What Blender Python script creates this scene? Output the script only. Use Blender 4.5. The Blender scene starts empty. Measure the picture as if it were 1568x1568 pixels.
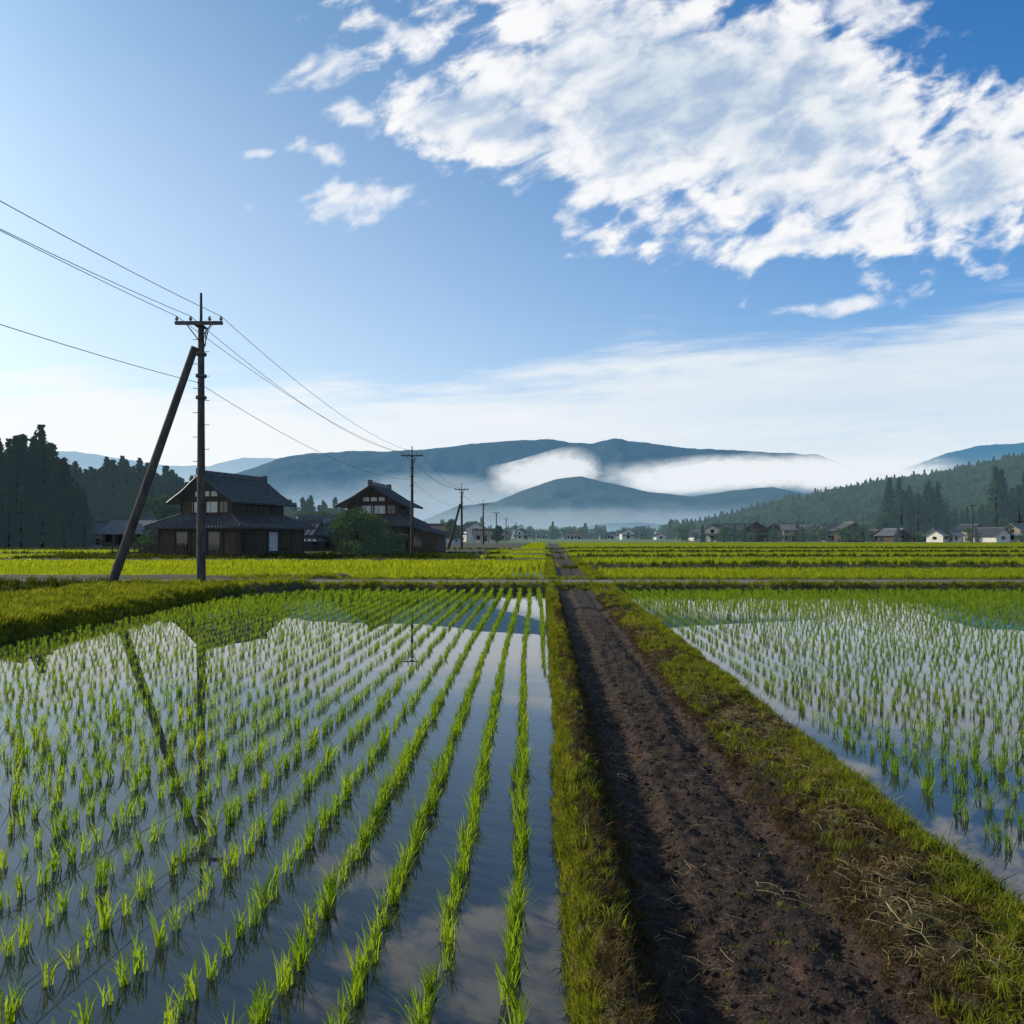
import bpy, math, random
import numpy as np
from mathutils import Vector, Matrix
random.seed(7); RNG=np.random.default_rng(11)
sc=bpy.context.scene
sc.view_settings.view_transform='Standard'; sc.view_settings.look='None'; sc.view_settings.exposure=0
F=1132.0; HC=2.0
SUN_AZ=math.radians(-62); SUN_EL=math.radians(27)

# ---------------------------------------------------------------- noise
def _h(ix,iy,seed):
    n=(ix.astype(np.int64)*374761393+iy.astype(np.int64)*668265263+seed*1442695041)&0xffffffff
    n=((n^(n>>13))*1274126177)&0xffffffff
    n=n^(n>>16)
    return (n&0xffffff)/float(0xffffff)
def vnoise(x,y,seed=0):
    ix=np.floor(x);iy=np.floor(y);fx=x-ix;fy=y-iy
    fx=fx*fx*(3-2*fx);fy=fy*fy*(3-2*fy)
    a=_h(ix,iy,seed);b=_h(ix+1,iy,seed);c=_h(ix,iy+1,seed);d=_h(ix+1,iy+1,seed)
    return (a*(1-fx)+b*fx)*(1-fy)+(c*(1-fx)+d*fx)*fy
def fbm(x,y,o=4,seed=0):
    s=0;a=.5;t=0
    for i in range(o):
        s=s+a*vnoise(x*2**i,y*2**i,seed+i*17);t+=a;a*=.5
    return s/t
def ss(a,b,x):
    t=np.clip((x-a)/(b-a),0,1);return t*t*(3-2*t)

# ---------------------------------------------------------------- layout lines (world metres)
def xL(y): return 0.113+0.0433*y
def xR(y): return 2.45+0.0521*y
def xdl(y): return 0.39+0.0490*y
def xdr(y): return 1.74+0.0490*y
R_B=[(45,47),(64,66.5),(84,88),(110,116),(145,150),(190,197)]
L_B=[(57,60),(74,78),(98,104)]
def terrain(x,y):
    """returns z, dirt, grass, road masks"""
    wob=(fbm(x*2.2,y*2.2,3,5)-.5)*.12
    t1=x-xL(y)+wob; t2=xR(y)-x+wob
    path=np.minimum(ss(-.10,.10,t1),ss(-.10,.16,t2))
    z=-.12+.27*path
    z=z+path*.11*np.exp(-((t1-.19)/.11)**2)
    cd=(x-xdl(y)); wd=xdr(y)-xdl(y)
    dirt=ss(-.12,.04,cd+wob*.9)*ss(-.12,.14,wd-cd+wob*3.4)*path
    z=z-dirt*.075
    for rc in (.30,1.0):
        rw=.03*np.sin(y*.9+rc*5)
        z=z-dirt*.045*np.exp(-((cd-rc-rw)/.10)**2)+dirt*.012*np.exp(-((cd-rc-rw-.17)/.05)**2)
    rough=(fbm(x*9,y*9,4,21)-.5)
    z=z+path*(rough*(.07+.05*(1-dirt))+(fbm(x*28,y*28,2,4)-.5)*.034*(y<14))
    grass=path*(1-dirt)
    lw=(fbm(x*0+3.1,y*.7,3,9)-.5)*.5
    corner=np.clip((y-21.0)/6.3,0,1)**2.5*2.4
    lb=ss(-.30,.35,-(x+9.75)+lw+corner)*(y<34)
    z=np.maximum(z,-.12+.38*lb+ lb*rough*.14+lb*.08*np.exp(-((x+10.3-corner)/.4)**2))
    grass=np.maximum(grass,lb)
    di=ss(0,.8,-(x+14.6)+lw)*ss(0,1.2,26.2-y)
    z=z-di*.35
    nb=ss(27.1,27.5,y+(fbm(x*1.3,y*0+2,3,33)-.5)*.4)*(1-ss(31.6,32.4,y))
    z=np.where(nb>0,np.maximum(z,-.12+.34*nb+rough*.05*nb),z)
    grass=np.maximum(grass,nb)
    road=ss(28.0,28.25,y+wob)*(1-ss(30.8,31.1,y+wob))
    z=z*(1-road)+road*(.2+rough*.01)
    grass=grass*(1-road); dirt=dirt*(1-nb)
    cross=ss(0,.1,cd)*ss(0,.1,wd-cd)*nb*(1-road)
    dirt=np.maximum(dirt,cross)
    grass=grass*(1-cross)
    right=x>xR(y)
    for (a,b) in R_B:
        m=ss(a-.4,a+.2,y)*(1-ss(b-.2,b+.4,y))*right
        z=np.maximum(z,-.12+.4*m); grass=np.maximum(grass,m)
    lf=(x<xL(y))
    for (a,b) in L_B:
        m=ss(a-.4,a+.2,y)*(1-ss(b-.2,b+.4,y))*lf
        z=np.maximum(z,-.12+.4*m); grass=np.maximum(grass,m)
    yard=ss(59,61,y)*ss(-41,-39,x)*(1-ss(-3.5,-2.5,x))
    yard=np.maximum(yard,ss(112,114,y)*(x<xL(y)-4))
    yard=np.maximum(yard,ss(222,226,y))
    for xs_ in (38.,92.,150.,-60.):
        m=ss(-.9,-.5,x-xs_-.05*y)*(1-ss(.5,.9,x-xs_-.05*y))*ss(32,33,y)
        yard=np.maximum(yard,m)
    z=np.maximum(z,-.12+.42*yard+yard*(rough*.04)); grass=np.maximum(grass,yard*.9)
    return z,dirt,grass,road

def new_mesh(name,V,Fq,mats=(),smooth=False,link=True,matidx=None):
    V=np.asarray(V,dtype=np.float32); me=bpy.data.meshes.new(name)
    if isinstance(Fq,np.ndarray):
        n,k=Fq.shape
        me.vertices.add(len(V)); me.vertices.foreach_set('co',V.ravel())
        me.loops.add(n*k); me.loops.foreach_set('vertex_index',Fq.astype(np.int32).ravel())
        me.polygons.add(n); me.polygons.foreach_set('loop_start',np.arange(0,n*k,k,dtype=np.int32))
        me.polygons.foreach_set('loop_total',np.full(n,k,dtype=np.int32))
        me.update(calc_edges=True); me.validate()
    else:
        me.from_pydata([tuple(v) for v in V],[],Fq); me.update()
    for m in mats: me.materials.append(m)
    if matidx is not None: me.polygons.foreach_set('material_index',np.asarray(matidx,dtype=np.int32))
    if smooth: me.polygons.foreach_set('use_smooth',[True]*len(me.polygons))
    ob=bpy.data.objects.new(name,me)
    if link: sc.collection.objects.link(ob)
    return ob

# ---------------------------------------------------------------- material helpers
class N:
    def __init__(s,tree): s.t=tree; s.t.nodes.clear()
    def n(s,typ,**kw):
        nd=s.t.nodes.new(typ)
        for k,v in kw.items(): setattr(nd,k,v)
        return nd
    def l(s,a,b): s.t.links.new(a,b)
    def setin(s,sock,v):
        if isinstance(v,bpy.types.NodeSocket): s.l(v,sock)
        else: sock.default_value=v
    def m(s,op,a,b=0.0,c=None,clamp=False):
        nd=s.n('ShaderNodeMath',operation=op,use_clamp=clamp)
        s.setin(nd.inputs[0],a); s.setin(nd.inputs[1],b)
        if c is not None: s.setin(nd.inputs[2],c)
        return nd.outputs[0]
    def mix(s,f,a,b,bt='MIX'):
        nd=s.n('ShaderNodeMix',data_type='RGBA',blend_type=bt)
        s.setin(nd.inputs[0],f); s.setin(nd.inputs[6],a); s.setin(nd.inputs[7],b)
        return nd.outputs[2]
    def sm(s,x,a,b):
        nd=s.n('ShaderNodeMapRange',interpolation_type='SMOOTHSTEP')
        s.setin(nd.inputs[0],x); s.setin(nd.inputs[1],a); s.setin(nd.inputs[2],b)
        return nd.outputs[0]
    def noise(s,vec,scale,detail=4,rough=.55,dist=0.):
        nd=s.n('ShaderNodeTexNoise'); 
        if vec is not None: s.l(vec,nd.inputs['Vector'])
        nd.inputs['Scale'].default_value=scale; nd.inputs['Detail'].default_value=detail
        nd.inputs['Roughness'].default_value=rough; nd.inputs['Distortion'].default_value=dist
        return nd.outputs['Fac']
    def ramp(s,f,stops):
        nd=s.n('ShaderNodeValToRGB'); cr=nd.color_ramp
        while len(cr.elements)<len(stops): cr.elements.new(.5)
        for e,(p,c) in zip(cr.elements,stops): e.position=p; e.color=(*c,1)
        s.l(f,nd.inputs[0]); return nd.outputs[0]
def C(r,g,b): return (r,g,b,1)
def newmat(name):
    m=bpy.data.materials.new(name); m.use_nodes=True; return m,N(m.node_tree)
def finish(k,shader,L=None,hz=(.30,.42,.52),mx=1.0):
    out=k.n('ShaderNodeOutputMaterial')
    if L:   # aerial perspective painted in: glowing haze colour mixed over the surface with distance
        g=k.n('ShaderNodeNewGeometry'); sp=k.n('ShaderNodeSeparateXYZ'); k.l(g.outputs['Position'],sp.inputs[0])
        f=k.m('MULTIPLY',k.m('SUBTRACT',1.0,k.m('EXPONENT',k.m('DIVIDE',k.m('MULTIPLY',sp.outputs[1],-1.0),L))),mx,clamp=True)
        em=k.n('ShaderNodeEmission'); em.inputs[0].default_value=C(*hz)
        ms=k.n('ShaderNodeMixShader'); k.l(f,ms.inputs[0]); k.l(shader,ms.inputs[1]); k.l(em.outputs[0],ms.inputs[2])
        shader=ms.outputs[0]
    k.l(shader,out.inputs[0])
def princ(k,col,rough=.8,bump=None,bs=.3,bd=.02,spec=.3,metal=0.,ior=1.5):
    p=k.n('ShaderNodeBsdfPrincipled'); k.setin(p.inputs['Base Color'],col); k.setin(p.inputs['Roughness'],rough)
    p.inputs['Specular IOR Level'].default_value=spec; p.inputs['Metallic'].default_value=metal; p.inputs['IOR'].default_value=ior
    if bump is not None:
        b=k.n('ShaderNodeBump'); b.inputs['Strength'].default_value=bs; b.inputs['Distance'].default_value=bd
        k.l(bump,b.inputs['Height']); k.l(b.outputs[0],p.inputs['Normal'])
    return p.outputs[0]
def leafmat(name,stops,trans=.5,L=None,hz=(.30,.42,.52),tcol=None,mx=1.0,real=False):
    m,k=newmat(name)
    g=k.n('ShaderNodeNewGeometry')
    if real:
        at=k.n('ShaderNodeAttribute',attribute_type='GEOMETRY',attribute_name='rnd'); rnd=at.outputs['Fac']
    else:
        oi=k.n('ShaderNodeObjectInfo'); rnd=oi.outputs['Random']
    nz=k.noise(g.outputs['Position'],.9,1)
    r=k.m('ADD',k.m('MULTIPLY',rnd,.45),k.m('MULTIPLY',g.outputs['Random Per Island'],.25))
    r=k.m('ADD',r,k.m('MULTIPLY',nz,.4))
    col=k.ramp(k.m('SUBTRACT',r,.05),stops)
    d=k.n('ShaderNodeBsdfDiffuse'); k.l(col,d.inputs[0])
    t=k.n('ShaderNodeBsdfTranslucent')
    k.l(k.mix(1.0,col,C(*(tcol or (1.3,1.25,.5))),'MULTIPLY'),t.inputs[0])
    ms=k.n('ShaderNodeMixShader'); ms.inputs[0].default_value=trans; k.l(d.outputs[0],ms.inputs[1]); k.l(t.outputs[0],ms.inputs[2])
    finish(k,ms.outputs[0],L,hz,mx); return m

M_rice=leafmat('rice_leaf',[(.1,(.12,.21,.022)),(.5,(.185,.29,.03)),(.9,(.28,.37,.045))],.6)
M_rice_far=leafmat('rice_leaf_distant',[(.1,(.18,.25,.02)),(.5,(.245,.305,.025)),(.9,(.32,.355,.035))],.6,real=True)
M_grass=leafmat('grass_blade',[(.12,(.05,.075,.014)),(.4,(.14,.175,.022)),(.7,(.25,.27,.035)),(.95,(.30,.23,.09))],.5,real=True)
M_weed=leafmat('dark_weed',[(.1,(.03,.045,.012)),(.6,(.06,.09,.016)),(.95,(.14,.12,.04))],.4,real=True)
M_brown=leafmat('withered_grass',[(.1,(.035,.028,.012)),(.5,(.08,.06,.025)),(.95,(.18,.135,.05))],.3,real=True,tcol=(1.1,1,.6))
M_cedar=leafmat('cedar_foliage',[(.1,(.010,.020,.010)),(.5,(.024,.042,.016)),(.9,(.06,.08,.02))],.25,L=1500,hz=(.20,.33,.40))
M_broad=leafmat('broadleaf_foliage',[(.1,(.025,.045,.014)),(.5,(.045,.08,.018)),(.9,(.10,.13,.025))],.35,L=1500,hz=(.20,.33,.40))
def simple(name,c1,c2,scale=4,rough=.8,bs=.3,L=None,bd=.02,vec=None,spec=.3):
    m,k=newmat(name); tc=k.n('ShaderNodeTexCoord'); mp=k.n('ShaderNodeMapping')
    k.l(tc.outputs['Object'],mp.inputs[0]); mp.inputs['Scale'].default_value=vec or (1,1,1)
    f=k.noise(mp.outputs[0],scale,5,.6)
    f2=k.sm(f,.32,.68)
    finish(k,princ(k,k.mix(f2,C(*c1),C(*c2)),rough,f,bs,bd,spec),L,(.25,.36,.45)); return m
M_wood=simple('dark_weathered_wood',(.026,.018,.012),(.085,.055,.034),5,.85,.4,4000,vec=(3,3,.4))
M_beam=simple('timber_beam',(.015,.011,.009),(.035,.026,.02),5,.8,L=4000)
M_plaster=simple('plaster',(.45,.43,.39),(.66,.64,.6),2,.9,.2,2600)
M_ochre=simple('ochre_plaster',(.20,.16,.11),(.32,.27,.2),2,.9,.2,2600)
M_tile=simple('roof_tile',(.018,.022,.028),(.06,.068,.08),3,.55,.3,2600,spec=.4)
M_tile2=simple('roof_tile_grey',(.07,.08,.09),(.15,.155,.165),3,.55,.3,2600)
M_tile3=simple('roof_tile_brown',(.05,.036,.03),(.10,.075,.06),3,.6,.3,2600)
M_shoji=simple('paper_screen',(.45,.46,.46),(.6,.6,.58),2,.7)
M_conc=simple('pole_concrete',(.035,.032,.03),(.085,.078,.07),7,.85,.3,vec=(1,1,.2))
M_metal=simple('dark_metal',(.03,.03,.032),(.07,.07,.07),6,.5)
M_porc=simple('porcelain',(.12,.11,.10),(.2,.18,.17),6,.3)
M_wire=simple('cable_rubber',(.012,.012,.013),(.02,.02,.02),6,.6)
M_straw=leafmat('dry_straw',[(.1,(.18,.13,.065)),(.6,(.36,.28,.14)),(.95,(.52,.42,.24))],.25,tcol=(1,.9,.7),real=True)
M_clod=simple('soil_clod',(.016,.0105,.008),(.045,.03,.02),14,.95,.5)
M_glass,k=newmat('window_glass'); finish(k,princ(k,C(.02,.025,.03),.08,spec=.6))
M_trunk=simple('bark',(.03,.022,.016),(.07,.05,.035),6,.9,.5)

# ground material
M_ground,k=newmat('ground_soil')
at=k.n('ShaderNodeVertexColor',layer_name='mask'); sp=k.n('ShaderNodeSeparateColor'); k.l(at.outputs[0],sp.inputs[0])
g=k.n('ShaderNodeNewGeometry'); P=g.outputs['Position']
n1=k.noise(P,2.2,4,.65); n2=k.noise(P,14,4,.7); n4=k.noise(P,70,2,.6)
dirt=k.mix(k.sm(n2,.35,.7),C(.013,.0085,.006),C(.04,.025,.017))
dirt=k.mix(k.m('MULTIPLY',k.sm(n1,.50,.72),.5),dirt,C(.08,.046,.03))
dirt=k.mix(k.sm(n4,.60,.70),dirt,C(.10,.077,.05))
gr=k.mix(k.sm(n1,.35,.65),C(.035,.025,.013),C(.05,.058,.016))
gr=k.mix(k.m('MULTIPLY',k.sm(n2,.5,.75),.6),gr,C(.12,.095,.04))
road=k.mix(k.sm(n2,.3,.7),C(.10,.095,.09),C(.17,.16,.15))
mud=C(.02,.017,.013)
col=k.mix(sp.outputs[1],mud,gr); col=k.mix(sp.outputs[0],col,dirt); col=k.mix(sp.outputs[2],col,road)
spx=k.n('ShaderNodeSeparateXYZ'); k.l(P,spx.inputs[0])
farg=k.mix(k.sm(k.noise(P,.02,3),.35,.65),C(.05,.09,.02),C(.10,.15,.025))
col=k.mix(k.sm(spx.outputs[1],190.,235.),col,farg)
bh=k.m('ADD',k.m('MULTIPLY',n2,.7),k.m('MULTIPLY',n4,.35))
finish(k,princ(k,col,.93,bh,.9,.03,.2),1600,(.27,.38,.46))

M_water,k=newmat('paddy_water')
g=k.n('ShaderNodeNewGeometry'); P=g.outputs['Position']
wn=k.noise(P,1.6,1,.5)
col=k.mix(k.sm(k.noise(P,.5,2),.35,.65),C(.012,.018,.023),C(.022,.028,.030))
finish(k,princ(k,col,.008,wn,.035,.01,.5,ior=1.58))

# ---------------------------------------------------------------- ground sheet
def geo(a,b,s0,r):
    o=[a];s=s0
    while o[-1]<b: o.append(o[-1]+s); s*=r
    return o
us=np.unique(np.round(np.concatenate([-np.array(geo(13.,7000,.4,1.09))[::-1],np.arange(-13,-.3,.16),np.arange(-.3,2.9,.024),np.arange(2.9,14,.3),np.array(geo(14.,7000,.5,1.09))]),4))
ys=np.unique(np.round(np.concatenate([np.arange(-8,1.5,.25),np.arange(1.5,9,.032),np.arange(9,16,.07),np.arange(16,33,.12),np.arange(33,205,.45),np.array(geo(205.,9500,1.,1.07))]),4))
U,Y=np.meshgrid(us,ys); X=U+.0512*Y
Z,dm,gm,rm=terrain(X,Y)
nx=len(us);ny=len(ys)
idx=np.arange(nx*ny).reshape(ny,nx)
Fq=np.stack([idx[:-1,:-1],idx[:-1,1:],idx[1:,1:],idx[1:,:-1]],-1).reshape(-1,4)
gnd=new_mesh('ground',np.stack([X,Y,Z],-1).reshape(-1,3),Fq,[M_ground],smooth=True)
ca=gnd.data.color_attributes.new('mask','FLOAT_COLOR','POINT')
ca.data.foreach_set('color',np.stack([dm,gm,rm,np.ones_like(rm)],-1).astype(np.float32).ravel())
wv=[(-160,-8,0),(170,-8,0),(230,228,0),(-160,228,0)]
new_mesh('paddy_water',wv,np.array([[0,1,2,3]]),[M_water])

# ---------------------------------------------------------------- instancing
def source(name,objs):
    c=bpy.data.collections.new(name)
    for o in objs: c.objects.link(o)
    return c
def scatter(name,pts,scales,coll,tilt=.12,real=False):
    pts=np.asarray(pts,dtype=np.float32)
    me=bpy.data.meshes.new(name); me.vertices.add(len(pts)); me.vertices.foreach_set('co',pts.ravel())
    a=me.attributes.new('s','FLOAT','POINT'); a.data.foreach_set('value',np.asarray(scales,dtype=np.float32))
    a=me.attributes.new('rnd','FLOAT','POINT'); a.data.foreach_set('value',RNG.uniform(size=len(pts)).astype(np.float32))
    ob=bpy.data.objects.new(name,me); sc.collection.objects.link(ob)
    ng=bpy.data.node_groups.new(name+'_nodes','GeometryNodeTree')
    ng.interface.new_socket('Geometry',in_out='INPUT',socket_type='NodeSocketGeometry')
    ng.interface.new_socket('Geometry',in_out='OUTPUT',socket_type='NodeSocketGeometry')
    nn=ng.nodes; L=ng.links.new
    gi=nn.new('NodeGroupInput'); go=nn.new('NodeGroupOutput')
    ci=nn.new('GeometryNodeCollectionInfo'); ci.inputs['Collection'].default_value=coll
    ci.inputs['Separate Children'].default_value=True; ci.inputs['Reset Children'].default_value=True
    ip=nn.new('GeometryNodeInstanceOnPoints'); ip.inputs['Pick Instance'].default_value=True
    rv=nn.new('FunctionNodeRandomValue'); rv.data_type='FLOAT_VECTOR'
    rv.inputs[0].default_value=(-tilt,-tilt,0); rv.inputs[1].default_value=(tilt,tilt,6.283)
    ri=nn.new('FunctionNodeRandomValue'); ri.data_type='INT'
    ri.inputs[4].default_value=0; ri.inputs[5].default_value=len(coll.objects)-1; ri.inputs['Seed'].default_value=3
    na=nn.new('GeometryNodeInputNamedAttribute'); na.data_type='FLOAT'; na.inputs['Name'].default_value='s'
    L(gi.outputs[0],ip.inputs['Points']); L(ci.outputs[0],ip.inputs['Instance'])
    L(ri.outputs[2],ip.inputs['Instance Index']); L(rv.outputs[0],ip.inputs['Rotation'])
    L([o for o in na.outputs if o.enabled][0],ip.inputs['Scale'])
    if real:
        rz=nn.new('GeometryNodeRealizeInstances'); L(ip.outputs[0],rz.inputs[0]); L(rz.outputs[0],go.inputs[0])
    else: L(ip.outputs[0],go.inputs[0])
    md=ob.modifiers.new('instances','NODES'); md.node_group=ng
    return ob
def tuft(name,n,h,rad,lean,w,mat,seed,hv=.35,area=None,segs=((0,.7),(.35,1.),(.72,.75),(1.,.08))):
    r=np.random.default_rng(seed); V=[];Fc=[]
    ns=len(segs)
    for i in range(n):
        az=r.uniform(0,6.283); br=rad*math.sqrt(r.uniform()); ba=r.uniform(0,6.283)
        if area: bx,by=r.uniform(-area,area),r.uniform(-area,area)
        else: bx,by=br*math.cos(ba),br*math.sin(ba)
        hh=h*(1-hv*r.uniform()); ln=lean*r.uniform(.2,1.)*hh
        dx,dy=math.cos(az),math.sin(az); wa=az+math.pi/2+r.uniform(-.6,.6); wx,wy=math.cos(wa),math.sin(wa)
        droop=r.uniform(0,.25)*hh*(lean>.4)
        b=len(V)
        for t,ww in segs:
            o=ln*t**1.8; z=hh*t-droop*t**4
            cx,cy=bx+dx*o,by+dy*o
            V.append((cx-wx*w*ww/2,cy-wy*w*ww/2,z)); V.append((cx+wx*w*ww/2,cy+wy*w*ww/2,z))
        for q in range(ns-1): Fc.append((b+2*q,b+2*q+1,b+2*q+3,b+2*q+2))
    return new_mesh(name,V,np.array(Fc),[mat],link=False)
S2=((0,.9),(.6,.8),(1.,.1)); S1_=((0,1.),(1.,.25))
c_rice=source('rice_plant_source',[tuft('rice_plant_%d'%i,[18,20,14,23,12][i],[.22,.2,.19,.23,.17][i],.026,.55,.0068,M_rice,i+1) for i in range(5)])
c_rice2=source('rice_plant_far_source',[tuft('rice_far_%d'%i,8,.26,.05,.5,.02,M_rice_far,i+11,segs=S2) for i in range(4)])
c_patch=source('rice_patch_source',[tuft('rice_patch_%d'%i,70,.34,.1,.4,.07,M_rice_far,i+31,area=.75,segs=S1_) for i in range(3)])
c_grass=source('grass_tuft_source',[tuft('grass_tuft_%d'%i,[14,18,12,10][i],[.09,.07,.12,.05][i],.035,.9,.0055,M_grass,i+51,.5,segs=S2) for i in range(4)])
c_brown=source('withered_tuft_source',[tuft('withered_tuft_%d'%i,14,[.06,.045,.08][i],.04,1.4,.005,M_brown,i+91,.5,segs=S2) for i in range(3)])
c_bank=source('bank_grass_source',[tuft('bank_grass_%d'%i,18,[.17,.13,.22][i],.09,.8,.015,M_grass,i+71,.5,segs=S2) for i in range(3)])
c_weed=source('dark_weed_source',[tuft('dark_weed_%d'%i,18,[.3,.22,.4][i],.14,.6,.024,M_weed,i+81,.5,segs=S2) for i in range(3)])

def field_pts(x0f,x1f,y0,y1,slope,dx,dy,u0,jit=.022,keep=.985):
    P=[]
    yy=np.arange(y0,y1,dy)
    for i in range(400):
        u=u0+i*dx
        ph=RNG.uniform(0,dy)
        x=u+slope*yy; y=yy+ph
        x=x+RNG.normal(0,jit*.7,len(x))+ .03*np.sin(y*.35+i*.2); y=y+RNG.normal(0,jit,len(x))
        ok=(x>x0f(y))&(x<x1f(y))&(np.abs(x)<.80*y+3)&(RNG.uniform(size=len(x))<keep)
        if ok.any(): P.append(np.stack([x[ok],y[ok],np.full(ok.sum(),-.02)],-1))
        elif (u>0 and x.min()>x1f(y).max()): break
    return np.concatenate(P)
dx=.34
n_left=int(10.5/dx)
pl=field_pts(lambda y:-9.25+np.clip((y-21.0)/6.3,0,1)**2.5*2.4,lambda y:xL(y)-.1,1.2,27.0,.0274,dx,.15,-.107-n_left*dx)
# the rows beside the path are set a little closer
px_=field_pts(lambda y:-1.25+.02*y,lambda y:xL(y)-.1,1.2,27.0,.0274,dx,.22,-.107-4*dx)
pl=np.concatenate([pl,px_])
pr=field_pts(lambda y:xR(y)+.1,lambda y:30+0*y,1.2,26.9,.045,.31,.17,2.95)
sl=RNG.uniform(.76,1.18,len(pl)); sr=RNG.uniform(.80,1.18,len(pr))
pts=np.concatenate([pl,pr]); scal=np.concatenate([sl,sr])
tz,_,_,_=terrain(pts[:,0],pts[:,1]); pts=pts[tz<-.02]; scal=scal[tz<-.02]
scal=scal*(.94+.25*fbm(pts[:,0]*.5,pts[:,1]*.5,2,8))*(1-.30*ss(5,12,pts[:,1])*(1-.8*ss(16,25,pts[:,1])))
scatter('rice_plants',pts,scal,c_rice)
print('rice',len(pts))
a=field_pts(lambda y:-60+0*y,lambda y:xL(y)-.15,32.6,57,.0274,.36,.27,-62,.03)
b=field_pts(lambda y:xR(y)+.2,lambda y:60+0*y,32.6,45,.045,.36,.27,2.9,.03)
pts=np.concatenate([a,b]); tz,_,_,_=terrain(pts[:,0],pts[:,1]); pts=pts[tz<-.03]
scatter('rice_plants',pts,RNG.uniform(.9,1.35,len(pts)),c_rice2,real=True); print('rice2',len(pts))
gx,gy=np.meshgrid(np.arange(-150,210,1.45),np.arange(46,226,1.45)); gx=gx.ravel()+RNG.uniform(-.3,.3,gx.size); gy=gy.ravel()+RNG.uniform(-.3,.3,gy.size)
ok=(np.abs(gx)<.78*gy+6); gx=gx[ok];gy=gy[ok]
tz,_,_,_=terrain(gx,gy); ok=tz<-.06; P=np.stack([gx[ok],gy[ok],0*gx[ok]],-1)
scatter('rice_field',P,RNG.uniform(.9,1.15,len(P)),c_patch,.02,real=True); print('patch',len(P))

# grass on path edges
def gpts(n,fx,y0,y1,dens_pow=1.0,noise_thr=None,seed=0,zoff=-.01):
    t=RNG.uniform(size=n); y=y0+(y1-y0)*t**dens_pow
    x=fx(y,RNG.uniform(size=n))
    if noise_thr is not None:
        ok=fbm(x*1.7,y*1.1,3,seed)+RNG.normal(0,.06,n)>noise_thr; x=x[ok];y=y[ok]
    z,d,gm_,rd=terrain(x,y)
    ok=(z>-.01)&(rd<.3); return np.stack([x[ok],y[ok],z[ok]+zoff],-1)
A=gpts(8000,lambda y,r:xL(y)-.05+r*.16,1.6,27.6,1.3)
A2=gpts(2500,lambda y,r:xL(y)+.08+r*.22,1.6,27.6,1.3,.50,3)
B=gpts(14000,lambda y,r:xdr(y)-.15+r*(xR(y)-xdr(y)+.2),1.6,27.6,1.3,.50,5)
B2=gpts(4500,lambda y,r:xR(y)-.34+r*.34,1.6,27.6,1.3,.45,8)
Cc=gpts(1800,lambda y,r:xdl(y)+.1+r*(xdr(y)-xdl(y)-.1),2.5,28,1.1,.57,6)
G=np.concatenate([A,A2,B,B2,Cc])
sc_=RNG.uniform(.5,1.1,len(G))*(1+.3*ss(6,25,G[:,1])); sc_[-len(Cc)-len(B2):]*=1.35; sc_[-len(Cc):]*=.33
scatter('grass',G,sc_,c_grass,.35,real=True); print('grass',len(G))
H=np.concatenate([gpts(4500,lambda y,r:xL(y)+.05+r*.34,1.6,24,1.4),gpts(8000,lambda y,r:xdr(y)-.25+r*(xR(y)-xdr(y)+.3),1.6,24,1.4)])
scatter('withered_grass',H,RNG.uniform(.5,1.2,len(H)),c_brown,.5,real=True)
A=gpts(13000,lambda y,r:-8.0-r*7.4,8,28.1,.8,.3,12)
A3=gpts(3000,lambda y,r:-9.45-r*.6,10,24,.9,None,12,-.03)
B=gpts(3000,lambda y,r:-10+r*36,27.0,28.15,1)
B3=gpts(3000,lambda y,r:-12+r*40,30.9,32.7,1)
D=gpts(3000,lambda y,r:xL(y)+r*.4,31,60,1)
E=gpts(4500,lambda y,r:xdr(y)+.1+r*.7,31,62,1)
G=np.concatenate([A,A3,B,B3,D,E]); 
scatter('bank_grass',G,RNG.uniform(.35,1.2,len(G))*(.6+.8*fbm(G[:,0],G[:,1],3,2)),c_bank,.25,real=True); print('bank',len(G))
x=[];y=[]
for (a_,b_) in R_B[:4]:
    x.append(RNG.uniform(3,80,1300)); y.append(RNG.uniform(a_-.3,b_+.3,1300))
for (a_,b_) in L_B:
    x.append(RNG.uniform(-75,0,900)); y.append(RNG.uniform(a_-.3,b_+.3,900))
x.append(RNG.uniform(-40,-3,2500)); y.append(RNG.uniform(59.5,67,2500))
x=np.concatenate(x);y=np.concatenate(y); z,_,_,_=terrain(x,y); ok=z>.03
W=np.stack([x[ok],y[ok],z[ok]],-1)
xx=RNG.uniform(-26,-14.8,3000); yy=RNG.uniform(13,27.3,3000); zz,_,_,_=terrain(xx,yy)
W=np.concatenate([W,np.stack([xx,yy,zz],-1)])
scatter('weeds',W,RNG.uniform(.6,1.2,len(W)),c_weed,.2,real=True)
# straw
def straw(name,seed):
    r=np.random.default_rng(seed);V=[];Fc=[]
    for i in range(4):
        a=r.uniform(0,6.28); L_=r.uniform(.02,.08); cx,cy=r.normal(0,.05,2); w=.0011
        bend=r.uniform(-.35,.35); b=len(V)
        z0=r.uniform(0,.01)
        for t in (-1,0,1):
            px=cx+math.cos(a)*t*L_-math.sin(a)*bend*L_*(t*t); py=cy+math.sin(a)*t*L_+math.cos(a)*bend*L_*(t*t)
            zz=z0+.008*(1-t*t)+r.uniform(0,.008)
            V+= [(px-math.sin(a)*-w,py-math.cos(a)*w,zz),(px+math.sin(a)*-w,py+math.cos(a)*w,zz+.001)]
        Fc+=[(b,b+1,b+3,b+2),(b+2,b+3,b+5,b+4)]
    return new_mesh(name,V,np.array(Fc),[M_straw],link=False)
c_straw=source('straw_source',[straw('straw_%d'%i,i+5) for i in range(4)])
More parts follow.
